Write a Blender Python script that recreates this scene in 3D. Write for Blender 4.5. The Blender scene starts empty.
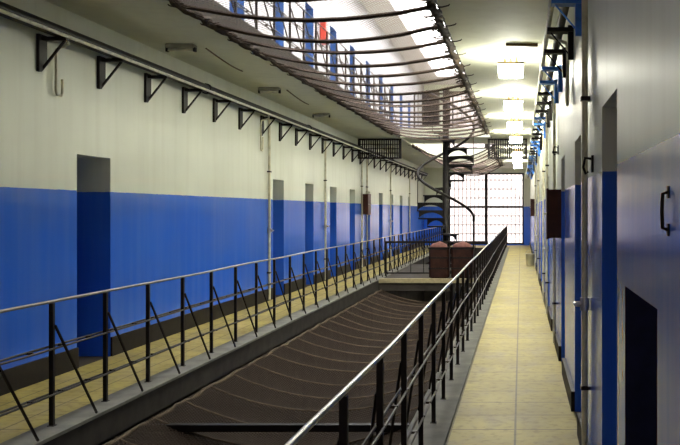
import bpy, math, random
from mathutils import Vector
random.seed(7)
C = bpy.context.scene.collection
PI = math.pi

# ------------------------------------------------------------------ mesh builder
class MB:
    def __init__(self): self.v=[]; self.f=[]; self.s=[]; self.m=[]
    def add(self, vs, fs, smooth=False, mi=0):
        b=len(self.v); self.v+= [tuple(p) for p in vs]
        for f in fs:
            self.f.append([b+i for i in f]); self.s.append(smooth); self.m.append(mi)
        return self
    def quad(self,a,b,c,d,mi=0): return self.add([a,b,c,d],[(0,1,2,3)],False,mi)
    def box(self,x0,x1,y0,y1,z0,z1,mi=0,top=None):
        vs=[(x0,y0,z0),(x1,y0,z0),(x1,y1,z0),(x0,y1,z0),(x0,y0,z1),(x1,y0,z1),(x1,y1,z1),(x0,y1,z1)]
        fs=[(0,3,2,1),(0,1,5,4),(1,2,6,5),(2,3,7,6),(3,0,4,7)]
        self.add(vs,fs,False,mi); self.add(vs[4:],[(0,1,2,3)],False,mi if top is None else top)
        return self
    def bevel_box(self,x0,x1,y0,y1,z0,z1,b=.01,mi=0):
        # box with chamfered vertical and top edges
        def ring(i,z): return [(x0+i+b,y0+i,z),(x1-i-b,y0+i,z),(x1-i,y0+i+b,z),(x1-i,y1-i-b,z),(x1-i-b,y1-i,z),(x0+i+b,y1-i,z),(x0+i,y1-i-b,z),(x0+i,y0+i+b,z)]
        rs=[ring(b,z0),ring(0,z0+b),ring(0,z1-b),ring(b,z1)]
        vs=[p for r in rs for p in r]; fs=[]
        for k in range(3):
            for j in range(8):
                fs.append((k*8+j,k*8+(j+1)%8,(k+1)*8+(j+1)%8,(k+1)*8+j))
        fs.append(tuple(range(7,-1,-1))); fs.append(tuple(range(24,32)))
        return self.add(vs,fs,False,mi)
    def bar(self,p,q,w,h,up=(0,0,1),mi=0):
        p=Vector(p);q=Vector(q);d=(q-p).normalized();u=Vector(up)
        if abs(d.dot(u))>.99: u=Vector((0,1,0))
        s=d.cross(u).normalized();t=s.cross(d).normalized()
        vs=[]
        for o in (p,q):
            for a,b in ((-1,-1),(1,-1),(1,1),(-1,1)): vs.append(o+s*(a*w/2)+t*(b*h/2))
        return self.add(vs,[(0,1,2,3),(7,6,5,4),(0,4,5,1),(1,5,6,2),(2,6,7,3),(3,7,4,0)],False,mi)
    def tube(self,pts,r,n=8,mi=0,rs=None):
        pts=[Vector(p) for p in pts]; L=len(pts); vs=[];fs=[]
        prev=None
        for i,p in enumerate(pts):
            d=(pts[min(i+1,L-1)]-pts[max(i-1,0)]).normalized()
            if prev is None:
                u=Vector((0,0,1)) if abs(d.z)<.9 else Vector((1,0,0))
                s=d.cross(u).normalized()
            else:
                s=(prev-d*prev.dot(d)).normalized()
            prev=s; t=d.cross(s)
            rr=rs[i] if rs else r
            for k in range(n):
                a=2*PI*k/n; vs.append(p+s*math.cos(a)*rr+t*math.sin(a)*rr)
        for i in range(L-1):
            for k in range(n):
                fs.append((i*n+k,i*n+(k+1)%n,(i+1)*n+(k+1)%n,(i+1)*n+k))
        self.add(vs,fs,True,mi)
        self.add(vs[:n],[tuple(range(n-1,-1,-1))],False,mi); self.add(vs[-n:],[tuple(range(n))],False,mi)
        return self
    def lathe(self,prof,n=20,c=(0,0,0),mi=0):
        vs=[];fs=[]
        for r,z in prof:
            for k in range(n):
                a=2*PI*k/n; vs.append((c[0]+r*math.cos(a),c[1]+r*math.sin(a),c[2]+z))
        for i in range(len(prof)-1):
            for k in range(n): fs.append((i*n+k,i*n+(k+1)%n,(i+1)*n+(k+1)%n,(i+1)*n+k))
        return self.add(vs,fs,True,mi)
    def prism(self,poly,axis,a0,a1,mi=0):
        # poly: list of 2D points; axis 'x','y','z' the extrusion direction
        def mk(p,a):
            if axis=='x': return (a,p[0],p[1])
            if axis=='y': return (p[0],a,p[1])
            return (p[0],p[1],a)
        n=len(poly); vs=[mk(p,a0) for p in poly]+[mk(p,a1) for p in poly]
        fs=[tuple(range(n-1,-1,-1)),tuple(range(n,2*n))]+[(i,(i+1)%n,n+(i+1)%n,n+i) for i in range(n)]
        return self.add(vs,fs,False,mi)
    def mesh(self,name,mats):
        me=bpy.data.meshes.new(name); me.from_pydata(self.v,[],self.f)
        if not isinstance(mats,(list,tuple)): mats=[mats]
        for m in mats: me.materials.append(m)
        for p,s,mi in zip(me.polygons,self.s,self.m): p.use_smooth=s; p.material_index=mi
        me.update(); return me

def link(name,me,parent=None,loc=None):
    o=bpy.data.objects.new(name,me); C.objects.link(o)
    if parent: o.parent=parent
    if loc is not None: o.location=loc
    return o
def obj(name,mb,mats,parent=None,loc=None): return link(name,mb.mesh(name,mats),parent,loc)
def tag(o,label,cat,group=None):
    o['label']=label; o['category']=cat
    if group: o['group']=group
    return o
def thing(name,label,cat,loc=(0,0,0),group=None):
    o=bpy.data.objects.new(name,None); C.objects.link(o); o.location=loc
    return tag(o,label,cat,group)
def struct(name,mb,mats,parent=None):
    o=obj(name,mb,mats,parent)
    if parent is None: o['kind']='structure'
    return o
def dup(root,loc,label):
    r=root.copy(); C.objects.link(r); r.location=loc; r['label']=label
    for ch in root.children:
        c=ch.copy(); C.objects.link(c); c.parent=r
        for g in ch.children:
            d=g.copy(); C.objects.link(d); d.parent=c
    return r
ORD=['nearest','second','third','fourth','fifth','sixth','seventh','eighth','ninth','tenth','eleventh','twelfth','thirteenth','fourteenth','fifteenth','sixteenth','seventeenth','eighteenth','nineteenth','twentieth','twenty-first','twenty-second','twenty-third','twenty-fourth','twenty-fifth','twenty-sixth','twenty-seventh','twenty-eighth','twenty-ninth','thirtieth','thirty-first','thirty-second','thirty-third','thirty-fourth','thirty-fifth','thirty-sixth']

# ------------------------------------------------------------------ materials
class NT:
    def __init__(self,name):
        self.mat=bpy.data.materials.new(name); self.mat.use_nodes=True
        self.t=self.mat.node_tree; self.n=self.t.nodes; self.l=self.t.links
        self.b=self.n['Principled BSDF']; self.out=self.n['Material Output']
    def new(self,k,**kw):
        x=self.n.new(k)
        for a,b in kw.items(): setattr(x,a,b)
        return x
    def math(self,op,a,b=None,c=None):
        x=self.new('ShaderNodeMath',operation=op)
        for i,v in enumerate((a,b,c)):
            if v is None: continue
            if isinstance(v,(int,float)): x.inputs[i].default_value=v
            else: self.l.new(v,x.inputs[i])
        return x.outputs[0]
    def pos(self):
        g=self.new('ShaderNodeNewGeometry'); s=self.new('ShaderNodeSeparateXYZ')
        self.l.new(g.outputs['Position'],s.inputs[0]); return g.outputs['Position'],s.outputs
    def noise(self,vec,scale,detail=3,stretch=None,rough=.55):
        if stretch:
            m=self.new('ShaderNodeMapping'); m.inputs['Scale'].default_value=stretch
            self.l.new(vec,m.inputs[0]); vec=m.outputs[0]
        x=self.new('ShaderNodeTexNoise'); x.inputs['Scale'].default_value=scale
        x.inputs['Detail'].default_value=detail; x.inputs['Roughness'].default_value=rough
        self.l.new(vec,x.inputs['Vector']); return x.outputs['Fac']
    def ramp(self,fac,p0,p1):
        m=self.new('ShaderNodeMapRange'); m.inputs[1].default_value=p0; m.inputs[2].default_value=p1
        self.l.new(fac,m.inputs[0]); return m.outputs[0]
    def mix(self,fac,a,b):
        x=self.new('ShaderNodeMix',data_type='RGBA')
        for i,v in ((0,fac),(6,a),(7,b)):
            if isinstance(v,(int,float)): x.inputs[i].default_value=v
            elif isinstance(v,tuple): x.inputs[i].default_value=(*v,1)
            else: self.l.new(v,x.inputs[i])
        return x.outputs[2]
    def color(self,c):
        if isinstance(c,tuple): self.b.inputs['Base Color'].default_value=(*c,1)
        else: self.l.new(c,self.b.inputs['Base Color'])
    def bump(self,h,dist=.01,strength=.4):
        x=self.new('ShaderNodeBump'); x.inputs['Distance'].default_value=dist; x.inputs['Strength'].default_value=strength
        self.l.new(h,x.inputs['Height']); self.l.new(x.outputs[0],self.b.inputs['Normal'])
    def rough(self,r):
        if isinstance(r,(int,float)): self.b.inputs['Roughness'].default_value=r
        else: self.l.new(r,self.b.inputs['Roughness'])

WHITE=(.75,.775,.655); BLUE=(.018,.125,.70)
LINE=1.81
def paint(name,all_white=False,white=WHITE,r=.19):
    t=NT(name); p,s=t.pos()
    big=t.noise(p,.7,4); fine=t.noise(p,9,4); streak=t.noise(p,1.0,4,(6,6,.35))
    w=t.mix(t.ramp(big,.3,.75),white,tuple(c*.86 for c in white))
    w=t.mix(t.math('MULTIPLY',t.ramp(streak,.45,.95),.35),w,(.42,.40,.28))
    if not all_white:
        b=t.mix(t.ramp(big,.35,.7),BLUE,(.035,.135,.62))
        b=t.mix(t.math('MULTIPLY',t.ramp(streak,.42,.92),.28),b,(.16,.30,.66))
        b=t.mix(t.math('MULTIPLY',t.ramp(fine,.62,.8),.10),b,(.10,.2,.6))
        edge=t.math('ADD',s[2],t.math('MULTIPLY',t.math('SUBTRACT',fine,.5),.012))
        up=t.math('GREATER_THAN',edge,LINE)
        w=t.mix(up,b,w)
    rr=t.math('ADD',t.math('MULTIPLY',big,.12),r-.06)
    if not all_white: rr=t.math('ADD',rr,t.math('MULTIPLY',up,.22))
    t.b.inputs['Specular IOR Level'].default_value=.4
    t.color(w); t.rough(rr); t.bump(t.noise(p,1.6,1),.004,.05)
    return t.mat
M={}
M['wall']=paint('wall_paint')
M['white']=paint('white_paint',True)
M['ceil']=paint('ceiling_paint',True,(.72,.73,.58),.7)
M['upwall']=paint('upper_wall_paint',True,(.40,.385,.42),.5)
def plain(name,c,rough=.5,metal=0,var=.25,scale=12):
    t=NT(name); t.b.inputs['Specular IOR Level'].default_value=.5 if max(c)>.1 else .18; p,s=t.pos(); n=t.noise(p,scale,4)
    t.color(t.mix(t.ramp(n,.3,.72),tuple(x*(1+var) for x in c),tuple(x*(1-var) for x in c)))
    t.rough(rough); t.b.inputs['Metallic'].default_value=metal; t.bump(n,.003,.2); return t.mat
M['bluepaint']=plain('blue_gloss_paint',(.045,.13,.38),.35)
M['brightblue']=plain('bright_blue_paint',(.03,.2,.75),.4)
M['skirt']=plain('dark_skirting_paint',(.014,.010,.007),.6)
M['darkiron']=plain('dark_painted_iron',(.009,.007,.006),.5,.0)
M['brownrail']=plain('brown_black_iron',(.013,.009,.007),.5)
M['steel']=plain('worn_handrail_steel',(.42,.42,.38),.32,.6)
M['greysteel']=plain('dull_grey_handrail',(.20,.19,.165),.45,.3)
M['pipe']=plain('cream_pipe_paint',(.62,.58,.42),.4)
M['palepipe']=plain('pale_conduit_paint',(.62,.61,.50),.4)
M['concrete']=plain('slab_edge_concrete',(.032,.027,.022),.8,0,.3,6)
M['kerb']=plain('grey_kerb_cement',(.14,.135,.105),.8,0,.3,5)
M['rope']=plain('old_brown_rope',(.040,.028,.019),.9)
M['netrope']=plain('weathered_net_rope',(.095,.07,.045),.9)
M['windowbar']=plain('pinkish_window_bar',(.35,.22,.20),.6)
M['midrail']=plain('tan_worn_iron',(.055,.042,.028),.45)
M['box']=plain('brown_box_paint',(.065,.020,.013),.45)
M['bin']=plain('rust_brown_sheet',(.027,.009,.005),.55,0,.45,8)
M['redcloth']=plain('faded_red_cloth',(.13,.05,.038),.9,0,.3,14)
M['bucket']=plain('cream_plastic',(.62,.60,.42),.45,0,.1)
M['door']=plain('navy_door_paint',(.02,.045,.20),.35)
M['nicheshade']=plain('niche_shade_navy',(.010,.014,.055),.5)  # recess shade put into the colour, darker than the wall's own blue
M['brass']=plain('tap_metal',(.55,.53,.46),.3,.8)
M['lampwhite']=plain('lamp_enamel',(.62,.60,.50),.4)
M['stem']=plain('brown_lamp_stem',(.10,.06,.02),.5)
M['lampoff']=plain('dull_lamp_enamel',(.30,.29,.22),.5)
M['shaft']=plain('red_enamel',(.55,.05,.03),.4)
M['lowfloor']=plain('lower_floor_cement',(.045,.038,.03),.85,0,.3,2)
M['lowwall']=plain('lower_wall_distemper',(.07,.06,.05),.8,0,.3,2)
M['edge']=plain('pale_bridge_edge',(.34,.28,.15),.7)
M['roof']=plain('roof_white',(.50,.46,.46),.8,0,.05)
def emis(name,c,st):
    t=NT(name); t.color(c); t.b.inputs['Emission Color'].default_value=(*c,1); t.b.inputs['Emission Strength'].default_value=st
    return t.mat
M['tube']=emis('lit_lamp_diffuser',(1,.98,.84),42)

def floor_mat():
    t=NT('yellow_cement_tiles'); p,s=t.pos()
    big=t.noise(p,1.3,4); fine=t.noise(p,14,5); str_=t.noise(p,1.5,4,(2,.9,1))
    def joint(c,per,off,w):
        f=t.math('FRACT',t.math('DIVIDE',t.math('ADD',c,off),per))
        return t.math('LESS_THAN',f,w/per)
    j=t.math('MAXIMUM',joint(s[0],.47,10*.47+.05,.016),joint(s[1],.47,0,.018))
    c=t.mix(t.ramp(big,.3,.7),(.46,.372,.10),(.31,.247,.062))
    c=t.mix(t.math('MULTIPLY',t.ramp(str_,.48,.72),.75),c,(.30,.25,.13))
    c=t.mix(t.math('MULTIPLY',t.ramp(fine,.52,.72),.6),c,(.17,.13,.05))
    c=t.mix(t.math('MULTIPLY',j,.75),c,(.10,.08,.03))
    t.color(c); t.rough(t.math('ADD',t.math('MULTIPLY',fine,.25),.45)); t.b.inputs['Specular IOR Level'].default_value=.22; t.bump(fine,.004,.25); return t.mat
M['floor']=floor_mat()

def net_mat(name,c,period,width):
    t=NT(name); p,s=t.pos()
    def thread(v):
        return t.math('LESS_THAN',t.math('FRACT',t.math('DIVIDE',t.math('ADD',v,50),period)),width/period)
    a=t.math('ADD',s[0],s[1]); b=t.math('SUBTRACT',s[0],s[1])
    m=t.math('MAXIMUM',thread(a),thread(b))
    t.color(c); t.rough(.9); t.b.inputs['Specular IOR Level'].default_value=.1
    tr=t.new('ShaderNodeBsdfTransparent'); mx=t.new('ShaderNodeMixShader')
    t.l.new(m,mx.inputs[0]); t.l.new(tr.outputs[0],mx.inputs[1]); t.l.new(t.b.outputs[0],mx.inputs[2])
    t.l.new(mx.outputs[0],t.out.inputs[0]); return t.mat
M['netup']=net_mat('upper_net_twine',(.30,.22,.19),.045,.012)
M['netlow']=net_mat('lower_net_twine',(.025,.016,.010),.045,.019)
def glass_mat(name,c):
    t=NT(name); tr=t.new('ShaderNodeBsdfTransparent'); tr.inputs[0].default_value=(*c,1)
    gl=t.new('ShaderNodeBsdfGlossy'); gl.inputs['Roughness'].default_value=.05
    mx=t.new('ShaderNodeMixShader'); mx.inputs[0].default_value=.06
    t.l.new(tr.outputs[0],mx.inputs[1]); t.l.new(gl.outputs[0],mx.inputs[2]); t.l.new(mx.outputs[0],t.out.inputs[0]); return t.mat
M['glass']=glass_mat('window_glass',(.93,.93,.93)); M['dimpane']=glass_mat('dimming_window_glass',(.13,.114,.11))  # the second pane carries a dark tint put in to dim the daylight

# ------------------------------------------------------------------ dimensions (camera 1.6 m over the walkway)
XL,XR=-4.52,.43           # wall faces
EL,ER=-3.30,-.80          # slab edges of the void
RL,RR=-3.44,-.65          # railing lines
Y0,Y1=-4.5,42.0
CZ=3.60; UF=3.85          # slab underside, upper walkway
RZ=7.5                    # roof
LF=-3.85                  # lower floor
DT=2.15                   # door head
left_doors=[9.16]+[16.4+2.45*k for k in range(9)]
right_doors=[4.03+2.4*k for k in range(15)]
DW=.75; RD=.5

# ------------------------------------------------------------------ shell
def wall_with_holes(x,sgn,z0,z1,holes,mi=0,hi=0):
    """wall face at x looking towards the void; sgn = direction of recess (-1 left wall). holes: (y0,y1,zb,zt,depth)"""
    mb=MB(); y=Y0
    hi0=hi
    for (a,b,zb,zt,d) in sorted(holes):
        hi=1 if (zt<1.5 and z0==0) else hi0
        mb.quad((x,y,z0),(x,a,z0),(x,a,z1),(x,y,z1),mi)
        if zb>z0: mb.quad((x,a,z0),(x,b,z0),(x,b,zb),(x,a,zb),mi)
        mb.quad((x,a,zt),(x,b,zt),(x,b,z1),(x,a,z1),mi)
        X=x+sgn*d
        mb.quad((x,a,zb),(X,a,zb),(X,a,zt),(x,a,zt),hi); mb.quad((x,b,zb),(X,b,zb),(X,b,zt),(x,b,zt),hi)
        mb.quad((x,a,zt),(x,b,zt),(X,b,zt),(X,a,zt),hi); mb.quad((x,a,zb),(x,b,zb),(X,b,zb),(X,a,zb),2 if z0==0 else hi)
        mb.quad((X,a,zb),(X,b,zb),(X,b,zt),(X,a,zt),hi)
        y=b
    mb.quad((x,y,z0),(x,Y1,z0),(x,Y1,z1),(x,y,z1),mi)
    # outer leaf closes the wall body
    Xo=x+sgn*.62
    mb.quad((Xo,Y0,z0),(Xo,Y1,z0),(Xo,Y1,z1),(Xo,Y0,z1),mi)
    mb.quad((x,Y0,z0),(Xo,Y0,z0),(Xo,Y0,z1),(x,Y0,z1),mi); mb.quad((x,Y1,z0),(Xo,Y1,z0),(Xo,Y1,z1),(x,Y1,z1),mi)
    mb.quad((x,Y0,z1),(x,Y1,z1),(Xo,Y1,z1),(Xo,Y0,z1),mi)
    return mb
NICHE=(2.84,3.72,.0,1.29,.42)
struct('wall_left',wall_with_holes(XL,-1,0,CZ+.25,[(a,a+DW,0,DT+.03,RD) for a in left_doors]),[M['wall'],M['nicheshade'],M['lowfloor']])
struct('wall_right',wall_with_holes(XR,1,0,CZ+.25,[(a,a+DW,0,DT,RD) for a in right_doors]+[NICHE]),[M['wall'],M['nicheshade'],M['lowfloor']])
up_doors=[9.16]+[11.5,13.95]+[16.4+2.45*k for k in range(9)]
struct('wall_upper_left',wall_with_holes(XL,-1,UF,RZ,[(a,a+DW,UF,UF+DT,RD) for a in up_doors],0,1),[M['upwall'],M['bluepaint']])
struct('wall_upper_right',wall_with_holes(XR,1,UF,RZ,[]),M['white'])
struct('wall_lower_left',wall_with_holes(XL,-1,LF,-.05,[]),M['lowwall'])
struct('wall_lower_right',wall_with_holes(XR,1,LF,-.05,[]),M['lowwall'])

# end walls with window openings
def end_wall(name,y,th,wins,mats,zlo,zhi,mi=0):
    mb=MB(); zs=sorted(set([zlo,zhi]+[w[2] for w in wins]+[w[3] for w in wins])); xs=sorted(set([XL-.62,XR+.62]+[w[0] for w in wins]+[w[1] for w in wins]))
    for i in range(len(xs)-1):
        for j in range(len(zs)-1):
            cx=(xs[i]+xs[i+1])/2; cz=(zs[j]+zs[j+1])/2
            if any(w[0]<cx<w[1] and w[2]<cz<w[3] for w in wins): continue
            mb.box(xs[i],xs[i+1],y,y+th,zs[j],zs[j+1],mi)
    return struct(name,mb,mats)
W1=(-3.38,.13,.04,3.38)
W2=(-3.38,.13,4.5,7.2)
end_wall('wall_far',Y1,.4,[W1],M['wall'],0,UF)
end_wall('wall_upper_far',Y1,.4,[W2],M['white'],UF,RZ)
end_wall('wall_lower_far',Y1,.4,[],M['lowwall'],LF,0)
B1=(-3.6,-.3,.9,3.4); B2=(-3.6,-.3,4.6,7.0)  # openings behind the camera, added to let in fill light
end_wall('wall_near',Y0-.4,.4,[B1],M['wall'],0,UF)
end_wall('wall_upper_near',Y0-.4,.4,[B2],M['white'],UF,RZ)
end_wall('wall_lower_near',Y0-.4,.4,[],M['lowwall'],LF,0)

def barred_window(name,W,y,nx,nz,thin=True,glass='glass'):
    root=bpy.data.objects.new(name,None); C.objects.link(root); root['kind']='structure'
    x0,x1,z0,z1=W
    f=MB(); t=.07
    f.box(x0,x1,y,y+.08,z0,z0+t); f.box(x0,x1,y,y+.08,z1-t,z1); f.box(x0,x0+t,y,y+.08,z0+t,z1-t); f.box(x1-t,x1,y,y+.08,z0+t,z1-t)
    obj('window_frame',f,M['brownrail'],root)
    xm=-1.63; zm=1.79
    obj('mullion',MB().box(xm-.07,xm+.07,y,y+.1,z0+t,z1-t),M['brownrail'],root)
    obj('transom',MB().box(x0+t,x1-t,y+.01,y+.09,zm-.05,zm+.05) if z0<1 else MB().box(x0+t,x1-t,y+.01,y+.09,(z0+z1)/2-.04,(z0+z1)/2+.04),M['brownrail'],root)
    if thin:
        k=0
        x=x0+t+nx
        while x<x1-t-.05:
            if abs(x-xm)>.1: obj('bar',MB().tube([(x,y+.14,z0+.02),(x,y+.14,z1-.02)],.017,6),M['windowbar'],root)
            x+=nx
        z=z0+t+nz
        while z<z1-t:
            if abs(z-zm)>.1: obj('glazing_bar',MB().box(x0+t,x1-t,y+.06,y+.09,z-.019,z+.019),M['windowbar'],root)
            z+=nz
    obj('pane',MB().quad((x0+t,y+.05,z0+t),(x1-t,y+.05,z0+t),(x1-t,y+.05,z1-t),(x0+t,y+.05,z1-t)),M[glass],root)
    return root
barred_window('window_1',W1,Y1+.1,.19,.42,True,'dimpane')
barred_window('window_2',W2,Y1+.1,.6,.6,True,'dimpane')
barred_window('fill_window_3',B1,Y0-.3,.3,.6,True,'dimpane')  # unseen window, added for fill light
barred_window('fill_window_4',B2,Y0-.3,.6,.6,True,'dimpane')  # upper one of the added, unseen fill windows

# walkway slabs (top face tiled) of this storey
mb=MB()
mb.box(XL,EL,Y0,Y1,-.22,0,1,0); mb.box(ER,XR,Y0,Y1,-.22,0,1,0); mb.box(EL,ER,39.2,Y1,-.22,0,1,0); mb.box(EL,ER,Y0,-1.0,-.22,0,1,0)
struct('floor',mb,[M['floor'],M['concrete']])
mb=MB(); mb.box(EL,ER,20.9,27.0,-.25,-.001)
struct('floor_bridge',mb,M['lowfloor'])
struct('trim_3',MB().box(EL,ER,20.86,20.98,-.07,.03),M['edge'])
# recess floors
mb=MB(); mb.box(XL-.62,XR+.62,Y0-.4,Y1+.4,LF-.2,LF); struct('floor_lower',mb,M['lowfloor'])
# upper slabs: the ceiling over the walkways
mb=MB()
mb.box(XL,EL,Y0,Y1,CZ,UF); mb.box(ER,XR,Y0,Y1,CZ,UF); mb.box(EL,ER,39.2,Y1,CZ,UF); mb.box(EL,ER,Y0,-1.0,CZ,UF)
struct('ceiling',mb,M['ceil'])
mb=MB(); mb.box(EL,ER,24.6,27.0,CZ+.02,UF); struct('ceiling_bridge',mb,M['ceil'])
# roof with a long skylight over the void
SX0,SX1,SY0,SY1=-3.7,-.4,6.5,39.5
mb=MB()
mb.box(XL-.62,SX0,Y0-.4,Y1+.4,RZ,RZ+.2); mb.box(SX1,XR+.62,Y0-.4,Y1+.4,RZ,RZ+.2); mb.box(SX0,SX1,Y0-.4,SY0,RZ,RZ+.2); mb.box(SX0,SX1,SY1,Y1+.4,RZ,RZ+.2)
struct('ceiling_upper',mb,M['roof'])
sk=bpy.data.objects.new('window_5',None); C.objects.link(sk); sk['kind']='structure'
y=SY0
while y<=SY1+.01:
    obj('glazing_bar',MB().box(SX0,SX1,y-.03,y+.03,RZ+.02,RZ+.1),M['roof'],sk); y+=1.9
obj('ridge_bar',MB().box(-2.10,-2.02,SY0,SY1,RZ+.1,RZ+.18),M['roof'],sk)
obj('pane',MB().quad((SX0,SY0,RZ+.06),(SX1,SY0,RZ+.06),(SX1,SY1,RZ+.06),(SX0,SY1,RZ+.06)),M['glass'],sk)

struct('trim_4',MB().box(EL,EL+.015,-1,24.5,CZ-.01,UF+.01),M['concrete'])
struct('trim_5',MB().box(ER-.015,ER,-1,24.5,CZ-.01,UF+.01),M['concrete'])
# kerbs along the slab edges
struct('trim_1',MB().box(ER-.02,-.52,-1,39.2,.0,.025),M['kerb'])
struct('trim_2',MB().box(-3.53,EL+.02,-1,39.2,.0,.025),M['kerb'])
# skirtings, broken at the doors
def skirting(name,x,d,holes):
    mb=MB(); y=Y0
    for a,b in holes+[(Y1,Y1)]:
        mb.box(min(x,x+d),max(x,x+d),y,a,0.0,.21 if d>0 else .16); y=b
    struct(name,mb,M['skirt'])
skirting('baseboard_left',XL,.02,[(a,a+DW) for a in left_doors])
skirting('baseboard_right',XR,-.03,sorted([(NICHE[0],NICHE[1])]+[(a,a+DW) for a in right_doors]))

# doors deep in their recesses
def door(n,x,y,z,sgn):
    root=bpy.data.objects.new('door_%d'%n,None); C.objects.link(root); root['kind']='structure'; root.location=(x,y,z)
    a=0;s=sgn
    lf=MB(); lf.box(min(0,s*.05),max(0,s*.05),.04,DW-.04,.01,DT-.05)
    for zz0,zz1 in ((.15,.95),(1.1,1.95)):
        lf.box(min(-s*.015,0),max(-s*.015,0),.14,DW-.14,zz0,zz1)
    obj('door_leaf',lf,M['door'],root)
    obj('door_handle',MB().tube([(-s*.03,.1,1.0),(-s*.06,.1,1.02),(-s*.06,.1,1.16),(-s*.03,.1,1.18)],.01,6),M['brass'],root)
    fr=MB(); fr.box(min(-s*.02,s*.05),max(-s*.02,s*.05),0,.04,0,DT); fr.box(min(-s*.02,s*.05),max(-s*.02,s*.05),DW-.04,DW,0,DT); fr.box(min(-s*.02,s*.05),max(-s*.02,s*.05),.04,DW-.04,DT-.05,DT)
    obj('door_frame',fr,M['door'],root)
n=1
for a in left_doors: door(n,XL-RD+.06,a,0,-1); n+=1
for a in right_doors: door(n,XR+RD-.06,a,0,1); n+=1
for a in up_doors: door(n,XL-RD+.06,a,UF,-1); n+=1

# ------------------------------------------------------------------ railings
def railing(name,label,X,inward,z0,y0,y1,first,step,topmat,kind):
    """inward: +1 when the void lies at larger x"""
    root=thing(name,label,'railing',(X,y0,z0))
    L=y1-y0; H=.935
    pts=[]; k=int(L/1.7)
    for i in range(k+1):
        pts.append((random.uniform(-.008,.008),L*i/k,H+random.uniform(-.008,.008)))
    obj('handrail',MB().tube(pts,.0115,10),topmat,root)
    for z in (.60,.26):
        mb=MB()
        for dx in (-.019,.019):
            mb.tube([(dx+random.uniform(-.006,.006),L*i/(k),z+random.uniform(-.012,.012)) for i in range(k+1)],.0085,6)
        j=.2
        while j<L:
            mb.bar((-.024,j,z),(.024,j,z),.02,.014); j+=.425
        obj('mid_rail',mb,M['midrail'] if kind=='r' else M['brownrail'],root)
    pm=MB().box(-.015,.015,-.015,.015,.0,H-.012).box(-.024,.024,-.024,.024,.0,.03).mesh('post',M['brownrail'])
    bm=MB().bar((inward*.018,.01,.76),(inward*(.14 if inward>0 else .16),.40,.03),.014,.014).mesh('brace',M['brownrail'])
    y=first
    while y<y1:
        if y>=y0:
            link('post',pm,root,(0,y-y0,0)); link('brace',bm,root,(0,y-y0,0))
        y+=step
    return root
railing('railing','brown iron railing along the left walkway, grey handrail and sloping braces',RL,1,0,1.0,39.0,.65,.85,M['greysteel'],'l')
railing('railing','dark iron railing beside the right walkway with shiny worn steel handrail',RR,-1,0,1.0,41.0,.75,.85,M['steel'],'r')
railing('railing','upper gallery railing seen through the overhead net on the left',RL,1,UF,6.0,24.0,.65,.85,M['brownrail'],'l')

# bridge railings
def bridge_rail(label,y,z,x0,x1,H,nb,panel=None):
    root=thing('bridge_railing',label,'railing',(x0,y,z)); L=x1-x0
    obj('handrail',MB().box(0,L,-.025,.025,H-.05,H),M['darkiron'],root)
    obj('bottom_rail',MB().box(0,L,-.012,.012,.08,.11),M['darkiron'],root)
    pm=MB().box(-.02,.02,-.02,.02,0,H-.05).mesh('post',M['darkiron'])
    for t in (0.02,L*.5,L-.02): link('post',pm,root,(t,0,0))
    bm=MB().box(-.008,.008,-.008,.008,.11,H-.05).mesh('baluster',M['darkiron'])
    for i in range(1,nb): link('baluster',bm,root,(L*i/nb,0,0))
    if panel: obj('panel',MB().box(panel[0]-x0,panel[1]-x0,-.03,-.014,.12,H+.05),M['brownrail'],root)
bridge_rail('low dark railing across the front of the bridge, behind the brown bins',21.85,0,-3.3,-.8,.87,8)
bridge_rail('dark barred railing with a solid panel on the upper bridge above the net',24.75,UF,-2.95,-.8,1.0,18,(-2.72,-2.25))

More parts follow.
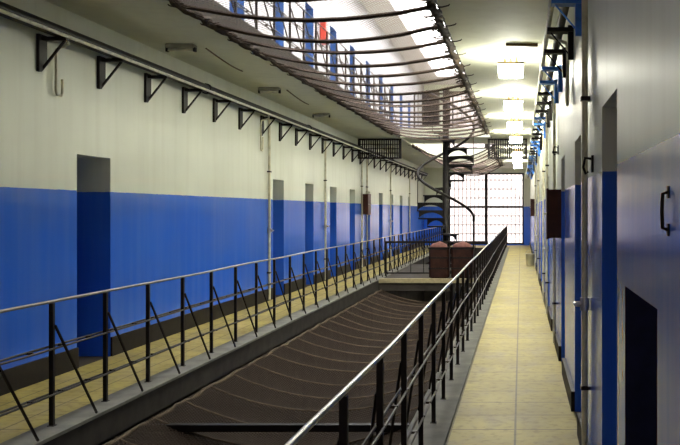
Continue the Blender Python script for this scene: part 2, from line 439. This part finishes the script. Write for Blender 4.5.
# ------------------------------------------------------------------ nets
def net(name,label,xa,xb,z,y0,y1,sag,step,mat,ropemat,edge_r,lash,hooks):
    root=thing(name,label,'safety net',((xa+xb)/2,(y0+y1)/2,z)); ox,oy=(xa+xb)/2,(y0+y1)/2
    W=xb-xa; NX=22
    ny=int(round((y1-y0)/step)); step=(y1-y0)/ny
    ropes_x=[]
    def h(u,k): return -sag*(4*u*(1-u))*(1+.0*k)
    jit=[random.uniform(.88,1.15) for _ in range(ny+1)]
    vs=[];fs=[]; sub=5
    rows=ny*sub
    for r in range(rows+1):
        y=y0+(y1-y0)*r/rows; i=min(r//sub,ny-1); f=(r-i*sub)/sub
        jj=jit[i]*(1-f)+jit[i+1]*f; bel=.045*math.sin(PI*f)
        for c in range(NX+1):
            u=c/NX; vs.append((xa+W*u-ox,y-oy,h(u,0)*jj-bel*min(1,6*u,6*(1-u))))
    for r in range(rows):
        for c in range(NX): a=r*(NX+1)+c; fs.append((a,a+1,a+NX+2,a+NX+1))
    obj('net_mesh',MB().add(vs,fs,True),mat,root)
    for i in range(ny+1):
        y=y0+step*i; pts=[]
        for c in range(NX+1):
            u=c/NX; pts.append((xa+W*u-ox,y-oy+random.uniform(-.012,.012),h(u,0)*jit[i]-.004))
        obj('cross_rope',MB().tube(pts,.0125*(1.8 if lash else .9),6),ropemat,root)
    for x,sg in ((xa,-1),(xb,1)):
        mb=MB(); n=int((y1-y0)/.12)
        for s in range(2 if lash else 1):
            pts=[];rs=[]
            for k in range(n+1):
                a=k*.9+s*2.1; w=.028 if lash else .008
                pts.append((x-ox-sg*.02+w*math.cos(a)+random.uniform(-.008,.008),y0-oy+(y1-y0)*k/n,w*math.sin(a)-.015+random.uniform(-.008,.008)))
                rs.append(edge_r*random.uniform(.7,1.3))
            mb.tube(pts,edge_r,6,0,rs)
        obj('edge_rope',mb,M['rope'] if lash else ropemat,root)
        if lash:
            hm=MB()
            hm.tube([(0,0,-.02),(sg*.06,0,-.02),(sg*.12,0,-.005),(sg*.13,0,.01)],.007,6)
            hme=hm.mesh('hook',M['rope'])
            for i in range(ny+1): link('hook',hme,root,(x-ox,y0-oy+step*i,0))
            # frayed lashings that bind the net to its edge rope
            lm=MB()
            y=y0+.06
            while y<y1:
                a=random.uniform(-.6,.6); ln=random.uniform(.06,.17)
                p=(x-ox-sg*.01,y-oy,-.015); q=(x-ox-sg*ln,y-oy+a*.12,-.02-random.uniform(.0,.07))
                lm.tube([p,((p[0]+q[0])/2,(p[1]+q[1])/2,(p[2]+q[2])/2-.012),q],.006,4); y+=random.uniform(.04,.10)
            obj('lashing',lm,M['rope'],root)['kind']='stuff'
    return root
net('safety_net','pale rope net slung overhead between the upper galleries, nearer than the bridge',EL+.02,ER-.02,CZ-.01,2.5,22.85,.16,.88,M['netup'],M['rope'],.030,True,True)
net('safety_net','small far overhead net beyond the upper bridge and spiral staircase',EL+.02,ER-.02,CZ-.01,27.2,39.0,.42,.9,M['netup'],M['rope'],.030,True,True)
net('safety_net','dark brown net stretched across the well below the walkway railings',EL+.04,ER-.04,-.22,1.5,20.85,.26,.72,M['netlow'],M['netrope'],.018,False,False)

# steel bar that carries the lower net close to the camera
tag(obj('steel_beam',MB().box(EL,ER,7.90,7.98,-.34,-.28),M['darkiron']),'dark steel beam across the well beneath the lower net','beam')

# ------------------------------------------------------------------ brackets and wall pipes
def bracket(name,label,x,y,z,sgn,mat,leg,arm,group,th=.012,wd=.022,bt=.018,pw=.045):
    """sgn: direction away from the wall"""
    root=thing(name,label,'bracket',(x,y,z),group)
    obj('wall_plate',MB().prism([(-pw,.02),(pw,.02),(pw,-leg*.72),(-pw*.3,-leg),(-pw,-leg)],'x',min(0,sgn*th),max(0,sgn*th)),mat,root)
    obj('arm',MB().box(min(0,sgn*arm),max(0,sgn*arm),-wd,wd,-.035,.0),mat,root)
    obj('brace',MB().bar((sgn*.012,0,-leg+.02),(sgn*(arm-.03),0,-.035),bt,bt,(0,1,0)),mat,root)
    return root
LB=[8.46+1.2*k for k in range(28)]
LBZ=3.235
GL='pipe brackets on the left wall'
p0=bracket('pipe_bracket','dark triangular pipe bracket on left wall, nearest of the row',XL,LB[0],LBZ,1,M['brownrail'],.33,.26,GL,.03,.03,.02,.07)
for k,y in enumerate(LB[1:],1):
    dup(p0,(XL,y,LBZ),'dark triangular pipe bracket on left wall, %s from the near end'%ORD[k])
GR='pipe brackets on the right wall'
RBZ=3.10
RB=[6.4+1.0*k for k in range(30)]
ra=bracket('pipe_bracket','bright blue pipe bracket on right wall, nearest at the top edge',XR,RB[0],RBZ,-1,M['brightblue'],.26,.215,GR,.045,.06,.012)
rb=None
for k,y in enumerate(RB[1:],1):
    blue=(k%5) in (3,4)
    lab='%s pipe bracket on right wall, %s from the near end'%('bright blue' if blue else 'dark brown',ORD[k])
    if blue: dup(ra,(XR,y,RBZ),lab)
    elif rb is None: rb=bracket('pipe_bracket',lab,XR,y,RBZ,-1,M['darkiron'],.26,.215,GR,.045,.06,.012)
    else: dup(rb,(XR,y,RBZ),lab)
def longpipe(name,label,x,z,r,y0,y1,mat,flange=True):
    root=thing(name,label,'pipe',(x,y0,z)); L=y1-y0
    obj('pipe',MB().tube([(0,0,0),(0,L/2,0),(0,L,0)],r,12),mat,root)
    if flange:
        cm=MB().tube([(0,-.03,0),(0,.03,0)],r*1.25,12).mesh('coupling',mat)
        y=5.0
        while y<L: link('coupling',cm,root,(0,y,0)); y+=6.0
    return root
longpipe('heating_pipe','thick dark pipe lying on the left wall brackets',XL+.15,LBZ+.062,.06,Y0,41.8,M['darkiron'])
longpipe('conduit_pipe','thin pale pipe along the tips of the left wall brackets',XL+.262,LBZ+.004,.016,Y0,41.8,M['palepipe'])
longpipe('heating_pipe','thick dark pipe on the right wall brackets',XR-.10,RBZ+.04,.035,Y0,41.8,M['darkiron'])
longpipe('conduit_pipe','thin pale pipe at the tips of the right wall brackets',XR-.205,RBZ+.03,.022,Y0,41.8,M['palepipe'])
# drops: vertical conduits with a valve
def vpipe(label,x,y,sgn,z1,r,valve,zv=1.0,clip=True,z0=.02):
    root=thing('vertical_pipe',label,'pipe',(x+sgn*(r+.012),y,0))
    obj('pipe',MB().tube([(0,0,z0),(0,0,z1/2),(0,0,z1)],r,10),M['pipe'],root)
    if valve:
        v=MB().tube([(0,0,0),(sgn*.06,0,0)],.018,8).tube([(sgn*.06,-.045,0),(sgn*.06,.045,0)],.012,8).tube([(0,0,-.04),(0,0,.04)],r*1.5,10)
        obj('valve',v,M['brass'],root,(0,0,zv))
    if clip:
        cm=MB().box(min(-sgn*(r+.012),sgn*(r+.006)),max(-sgn*(r+.012),sgn*(r+.006)),-r-.02,r+.02,-.012,.012).mesh('clip',M['brownrail'])
        for z in (.5,2.3): link('clip',cm,root,(0,0,z))
    return root
for k,(y,v) in enumerate([(16.05,True),(20.65,True),(25.40,False),(26.25,False),(31.0,True),(36.3,False)]):
    vpipe(['cream vertical pipe with valve on left wall before the second doorway','cream vertical pipe with valve on left wall after the third doorway','cream vertical pipe by the brown box on left wall','cream vertical pipe just beyond the brown box on left wall','distant cream vertical pipe with valve near eighth left doorway','farthest cream vertical pipe on the left wall'][k],XL,y,1,LBZ,.022,v,1.25)
for k,(y,v,z0,z1) in enumerate([(5.62,True,.0,RBZ),(10.75,False,0,RBZ),(13.85,True,0,RBZ),(15.9,False,0,RBZ),(20.85,True,0,RBZ),(25.1,False,0,RBZ)]):
    r=vpipe(['cream vertical pipe with tap on right wall beside the nearest doorway','cream vertical pipe on right wall just past the brown box','cream vertical pipe with valve, third along the right wall','cream vertical pipe, fourth along the right wall','cream vertical pipe with valve, fifth along the right wall','farthest cream vertical pipe on the right wall'][k],XR,y,-1,z1,.020,v,1.02)
# hooked drop pipes under the big pipes
def drop(label,x,y,sgn,z,L):
    o=MB().tube([(sgn*.2,0,z),(sgn*.2,.04,z-.04),(sgn*.05,.10,z-.08),(sgn*.035,.12,z-.14),(sgn*.035,.12,z-.14-L),(sgn*.035,.14,z-.17-L),(sgn*.035,.22,z-.17-L),(sgn*.035,.24,z-.14-L),(sgn*.035,.24,z-.35)],.013,8)
    r=obj('hooked_pipe',o,M['pipe'],None,(x,y,0)); return tag(r,label,'pipe')
drop('thin cream hooked pipe on left wall beside the nearest bracket',XL,8.56,1,LBZ,.34)
drop('thin cream hooked pipe on left wall before the second doorway',XL,15.4,1,LBZ,.42)
drop('thin cream hooked pipe on right wall under dark brackets',XR,7.5,-1,RBZ,.42)

# ------------------------------------------------------------------ ceiling lamps
def lamp(label,x,y,lit,group):
    root=thing('ceiling_lamp',label,'ceiling lamp',(x,y,CZ),group)
    obj('ceiling_plate',MB().box(-.12,.12,-.03,.03,-.012,0),M['lampwhite'] if lit else M['lampoff'],root)
    sm=MB().tube([(0,0,-.015),(0,0,-.07)],.010,8).tube([(0,0,-.065),(0,0,-.115)],.017,8).mesh('stem',M['stem'])
    for dx in (-.075,0,.075): link('stem',sm,root,(dx,-.03 if dx==0 else 0,0))
    h=MB().box(-.165,.165,-.20,-.17,-.15,-.13).box(-.165,.165,.17,.20,-.15,-.13).box(-.165,-.14,-.17,.17,-.15,-.13).box(.14,.165,-.17,.17,-.15,-.13).box(-.14,.14,-.05,.05,-.14,-.125)
    obj('housing',h,M['stem'] if lit else M['lampoff'],root)
    obj('diffuser',MB().bevel_box(-.155,.155,-.165,.165,-.28,-.138,.014),M['tube'] if lit else M['lampoff'],root)
    return root
RL_Y=[11.5,15.3,18.9,22.6,28.5,32.2,35.9]
l0=lamp('bright square ceiling lamp over right walkway, nearest of the lit row',-.13,RL_Y[0],True,'lit lamps over the right walkway')
for k,y in enumerate(RL_Y[1:],1): dup(l0,(-.13,y,CZ),'bright square ceiling lamp over right walkway, %s of the lit row'%ORD[k])
def batten(label,x,y):
    root=thing('ceiling_batten',label,'ceiling lamp',(x,y,CZ),'unlit battens over the left walkway')
    obj('tray',MB().bevel_box(-.17,.17,-.07,.07,-.05,0,.01),M['lampoff'],root)
    obj('tube',MB().tube([(-.16,0,-.068),(.16,0,-.068)],.016,10),M['lampwhite'],root)
    cm=MB().box(-.012,.012,-.03,.03,-.09,-.04).mesh('end_cap',M['brownrail'])
    for s in (-1,1): link('end_cap',cm,root,(s*.165,0,0))
    return root
b0=batten('unlit ceiling batten over left walkway, nearest of three',-4.08,10.8)
for k,y in enumerate((14.6,18.4),1): dup(b0,(-4.08,y,CZ),'unlit ceiling batten over left walkway, %s of three'%ORD[k])

tag(obj('ceiling_bar',MB().box(-.19,.19,-.05,.05,-.035,0),M['stem'],None,(.01,10.78,CZ)),'dark flat bar on the ceiling just before the nearest lit lamp','ceiling bar')
for lab,ya,yb in (('thin dark cable sagging on the ceiling beyond the nearest unlit batten',11.0,12.8),('thin dark cable sagging on the ceiling beyond the second unlit batten',14.8,16.8)):
    pts=[(.05*math.sin(3*t/8)-.12*t/8,(yb-ya)*t/8,-.012-.05*math.sin(PI*t/8)) for t in range(9)]
    tag(obj('ceiling_cable',MB().tube(pts,.009,6),M['stem'],None,(-3.85,ya,CZ)),lab,'cable')
# transom grilles hanging over both walkways at the bridge
def grille(label,x0,x1,y):
    root=thing('transom_grille',label,'grille',(x0,y,CZ)); L=x1-x0
    f=MB(); 
    f.box(0,L,-.02,.02,-.05,0); f.box(0,L,-.02,.02,-.56,-.52); f.box(0,.04,-.02,.02,-.52,-.05); f.box(L-.04,L,-.02,.02,-.52,-.05)
    obj('frame',f,M['darkiron'],root)
    vm=MB().box(-.016,.016,-.011,.011,-.52,-.05).mesh('vertical_bar',M['darkiron'])
    n=int(L/.06)
    for i in range(1,n): link('vertical_bar',vm,root,(L*i/n,0,0))
    hm=MB().box(.04,L-.04,-.014,.014,-.01,.01).mesh('cross_bar',M['darkiron'])
    for z in (-.16,-.28,-.40): link('cross_bar',hm,root,(0,0,z))
grille('dark barred grille hanging from ceiling over the left walkway',XL+.02,EL,24.85)
grille('dark barred grille hanging from ceiling over the right walkway',ER-.12,.17,24.85)

# ------------------------------------------------------------------ spiral staircase
ST=(-1.985,23.75,0)
st=thing('spiral_staircase','dark iron spiral staircase rising from the bridge to the upper gallery','staircase',ST)
obj('pole',MB().lathe([(0,0),(.16,0),(.16,.04),(.085,.06),(.08,4.75),(.10,4.77),(.10,4.83),(.0,4.86)],18),M['darkiron'],st)
NST=18; RS=.76; dz=UF/19; da=-2*PI/12; th0=2*da*-1
a_of=lambda z: -(z-.5)/2.4*2*PI
def tread_mesh():
    mb=MB(); w=2*PI/12*1.12; n=6
    top=[(.07,-.04)]+[(RS*math.cos(w*(i/n)-w/2),RS*math.sin(w*(i/n)-w/2)) for i in range(n+1)]+[(.07,.04)]
    mb.prism(top,'z',-.035,0)
    return mb.mesh('tread',M['darkiron'])
def riser_mesh():
    mb=MB(); poly=[(.075,0),(RS-.02,0)]
    for i in range(13):
        t=i/12; x=RS-.02-(RS-.095)*t
        poly.append((x,-.16+.13*math.sin(PI*t)**.7))
    mb.prism(poly,'y',-.012,.012); return mb.mesh('riser_plate',M['darkiron'])
tm=tread_mesh(); rm=riser_mesh()
bal=MB().tube([(RS-.02,0,0),(RS-.02,0,.93)],.011,6).mesh('baluster',M['darkiron'])
for i in range(NST):
    z=dz*(i+1); a=a_of(z)
    t=link('tread',tm,st,(0,0,z)); t.rotation_euler=(0,0,a)
    r=link('riser_plate',rm,t,(0,0,-.034)); r.rotation_euler=(0,0,PI/12*.9)
    if i in (1,7,13,17):
        b=link('baluster',bal,st,(0,0,z-.02)); b.rotation_euler=(0,0,a)
pts=[]
for k in range(97):
    z=.42+(3.75-.42)*k/96; a=a_of(z); pts.append(((RS-.02)*math.cos(a),(RS-.02)*math.sin(a),z+.93))
obj('handrail',MB().tube(pts,.036,8),M['darkiron'],st)
a=a_of(.42)
obj('newel',MB().tube([((RS-.02)*math.cos(a),(RS-.02)*math.sin(a),0),((RS-.02)*math.cos(a),(RS-.02)*math.sin(a),1.36)],.022,8),M['darkiron'],st)

# ------------------------------------------------------------------ bins on the bridge
def bin_(label,x,y,w):
    root=thing('storage_bin',label,'bin',(x,y,0),'brown bins on the bridge')
    obj('body',MB().bevel_box(-w/2,w/2,-.22,.22,.0,.74,.05),M['bin'],root)
    obj('rim',MB().bevel_box(-w/2-.012,w/2+.012,-.232,.232,.70,.745,.05),M['darkiron'],root)
    rb=MB().box(-w/2-.004,w/2+.004,-.226,-.215,-.02,.02).mesh('band',M['darkiron'])
    for z in (.25,.5): link('band',rb,root,(0,0,z))
    # bundled cloth heaped on the top
    vs=[];fs=[];n=18;m=6
    for j in range(m+1):
        ph=PI/2*j/m
        for k in range(n):
            a=2*PI*k/n; q=1+.10*math.sin(3*a+x)+.05*math.sin(7*a)
            vs.append((w*.44*math.cos(ph)*math.cos(a)*q,.19*math.cos(ph)*math.sin(a)*q,.735+.13*math.sin(ph)*(1+.15*math.sin(2*a+j))))
    for j in range(m):
        for k in range(n): fs.append((j*n+k,j*n+(k+1)%n,(j+1)*n+(k+1)%n,(j+1)*n+k))
    obj('top_cover',MB().add(vs,fs,True),M['redcloth'],root)
    return root
bin_('rust-brown bin with reddish heaped top on the bridge, left of the pair',-1.93,21.35,.47)
bin_('rust-brown bin with reddish heaped top on the bridge, right of the pair',-1.38,21.35,.52)

# ------------------------------------------------------------------ wall boxes
def wbox(label,x,y,sgn,z0,z1,d=.15,L=.36):
    root=thing('wall_box',label,'box',(x,y,z0)); h=z1-z0
    b=MB(); b.box(min(0,sgn*d),max(0,sgn*d),0,L,0,h); obj('case',b,M['box'],root)
    obj('lid',MB().box(min(sgn*d,sgn*(d+.02)),max(sgn*d,sgn*(d+.02)),-.012,L+.012,-.012,h+.012),M['box'],root)
    obj('knob',MB().tube([(sgn*(d+.02),.05,h/2),(sgn*(d+.045),.05,h/2)],.012,8),M['brass'],root)
wbox('brown box fixed to right wall above the walkway, largest in view',XR,9.62,-1,1.31,1.83,.135)
wbox('brown box fixed high on the left wall between doorways',XL,25.45,1,1.50,2.08,.18,.45)
wbox('small distant brown box on the right wall near the end',XR,26.3,-1,1.45,1.95,.13)
# wall hooks
def hook(label,x,y,z,s=1.0):
    root=thing('wall_hook',label,'hook',(x,y,z))
    obj('plate',MB().box(-.012,0,-.03*s,.03*s,-.05*s,.05*s),M['darkiron'],root)
    obj('hook_arm',MB().tube([(-.01,0,.03*s),(-.05,0,.035*s),(-.06,0,-.02*s),(-.045,0,-.06*s),(-.03,0,-.045*s)],.009,6),M['darkiron'],root)
hook('dark iron hook on white right wall beside nearest doorway',XR,5.35,1.88,1.0)
hook('dark iron hook on right wall above the brown box',XR,10.3,2.30,1.0)
r=thing('pull_handle','dark upright pull handle on the blue paint at the right edge','handle',(XR,2.62,1.60))
obj('grip',MB().tube([(0,0,.055),(-.018,0,.05),(-.02,0,0),(-.018,0,-.05),(0,0,-.055)],.006,6),M['darkiron'],r)
for z in (.055,-.055): obj('fixing_plate',MB().box(-.004,0,-.014,.014,z-.018,z+.018),M['darkiron'],r)
# red box on upper gallery wall
r=tag(obj('alarm_box',MB().bevel_box(0,.14,-.14,.14,-.25,.25,.02),M['shaft'],None,(XL,20.35,5.62)),'small red box on the upper gallery wall seen through the net','box')
# switch box on the end wall
# bucket
bk=thing('bucket','cream plastic bucket on the floor against the right wall, far end','bucket',(.27,26.3,0))
obj('body',MB().lathe([(0,.0),(.10,.0),(.105,.01),(.135,.33),(.146,.335),(.146,.35),(.128,.35),(.098,.02),(0,.018)],20),M['bucket'],bk)
obj('handle',MB().tube([(.14*math.cos(t),.02,.34+.12*math.sin(t)) for t in [PI*i/10 for i in range(11)]],.005,6),M['steel'],bk)

# ------------------------------------------------------------------ light
w=bpy.data.worlds.new('overcast_sky'); bpy.context.scene.world=w; w.use_nodes=True
bg=w.node_tree.nodes['Background']; bg.inputs[0].default_value=(1,.985,.97,1); bg.inputs[1].default_value=6.0
def portal(name,loc,rot,sx,sy):
    l=bpy.data.lights.new(name,'AREA'); l.shape='RECTANGLE'; l.size=sx; l.size_y=sy; l.cycles.is_portal=True
    o=bpy.data.objects.new(name,l); C.objects.link(o); o.location=loc; o.rotation_euler=rot
portal('skylight_portal',((SX0+SX1)/2,(SY0+SY1)/2,RZ+.22),(0,0,0),SX1-SX0,SY1-SY0)
def wportal(W,y,rx): portal('window_portal',((W[0]+W[1])/2,y,(W[2]+W[3])/2),(rx,0,0),W[1]-W[0],W[3]-W[2])
wportal(W1,Y1+.42,-PI/2); wportal(W2,Y1+.42,-PI/2); wportal(B1,Y0-.42,PI/2); wportal(B2,Y0-.42,PI/2)

# ------------------------------------------------------------------ camera
cd=bpy.data.cameras.new('camera'); cam=bpy.data.objects.new('camera',cd); C.objects.link(cam)
cam.location=(0,0,1.6); cam.rotation_euler=(PI/2,0,0)
cd.sensor_fit='HORIZONTAL'; cd.sensor_width=36; cd.lens=900/680*36
cd.shift_x=-181/680; cd.shift_y=-11.5/680; cd.clip_start=.05; cd.clip_end=200
sc=bpy.context.scene; sc.camera=cam
sc.view_settings.view_transform='Standard'; sc.view_settings.look='None'; sc.view_settings.gamma=1; sc.view_settings.use_curve_mapping=False
sc.view_settings.exposure=1.47
sc.cycles.max_bounces=10; sc.cycles.diffuse_bounces=6; sc.cycles.transparent_max_bounces=16
sc.cycles.use_denoising=True
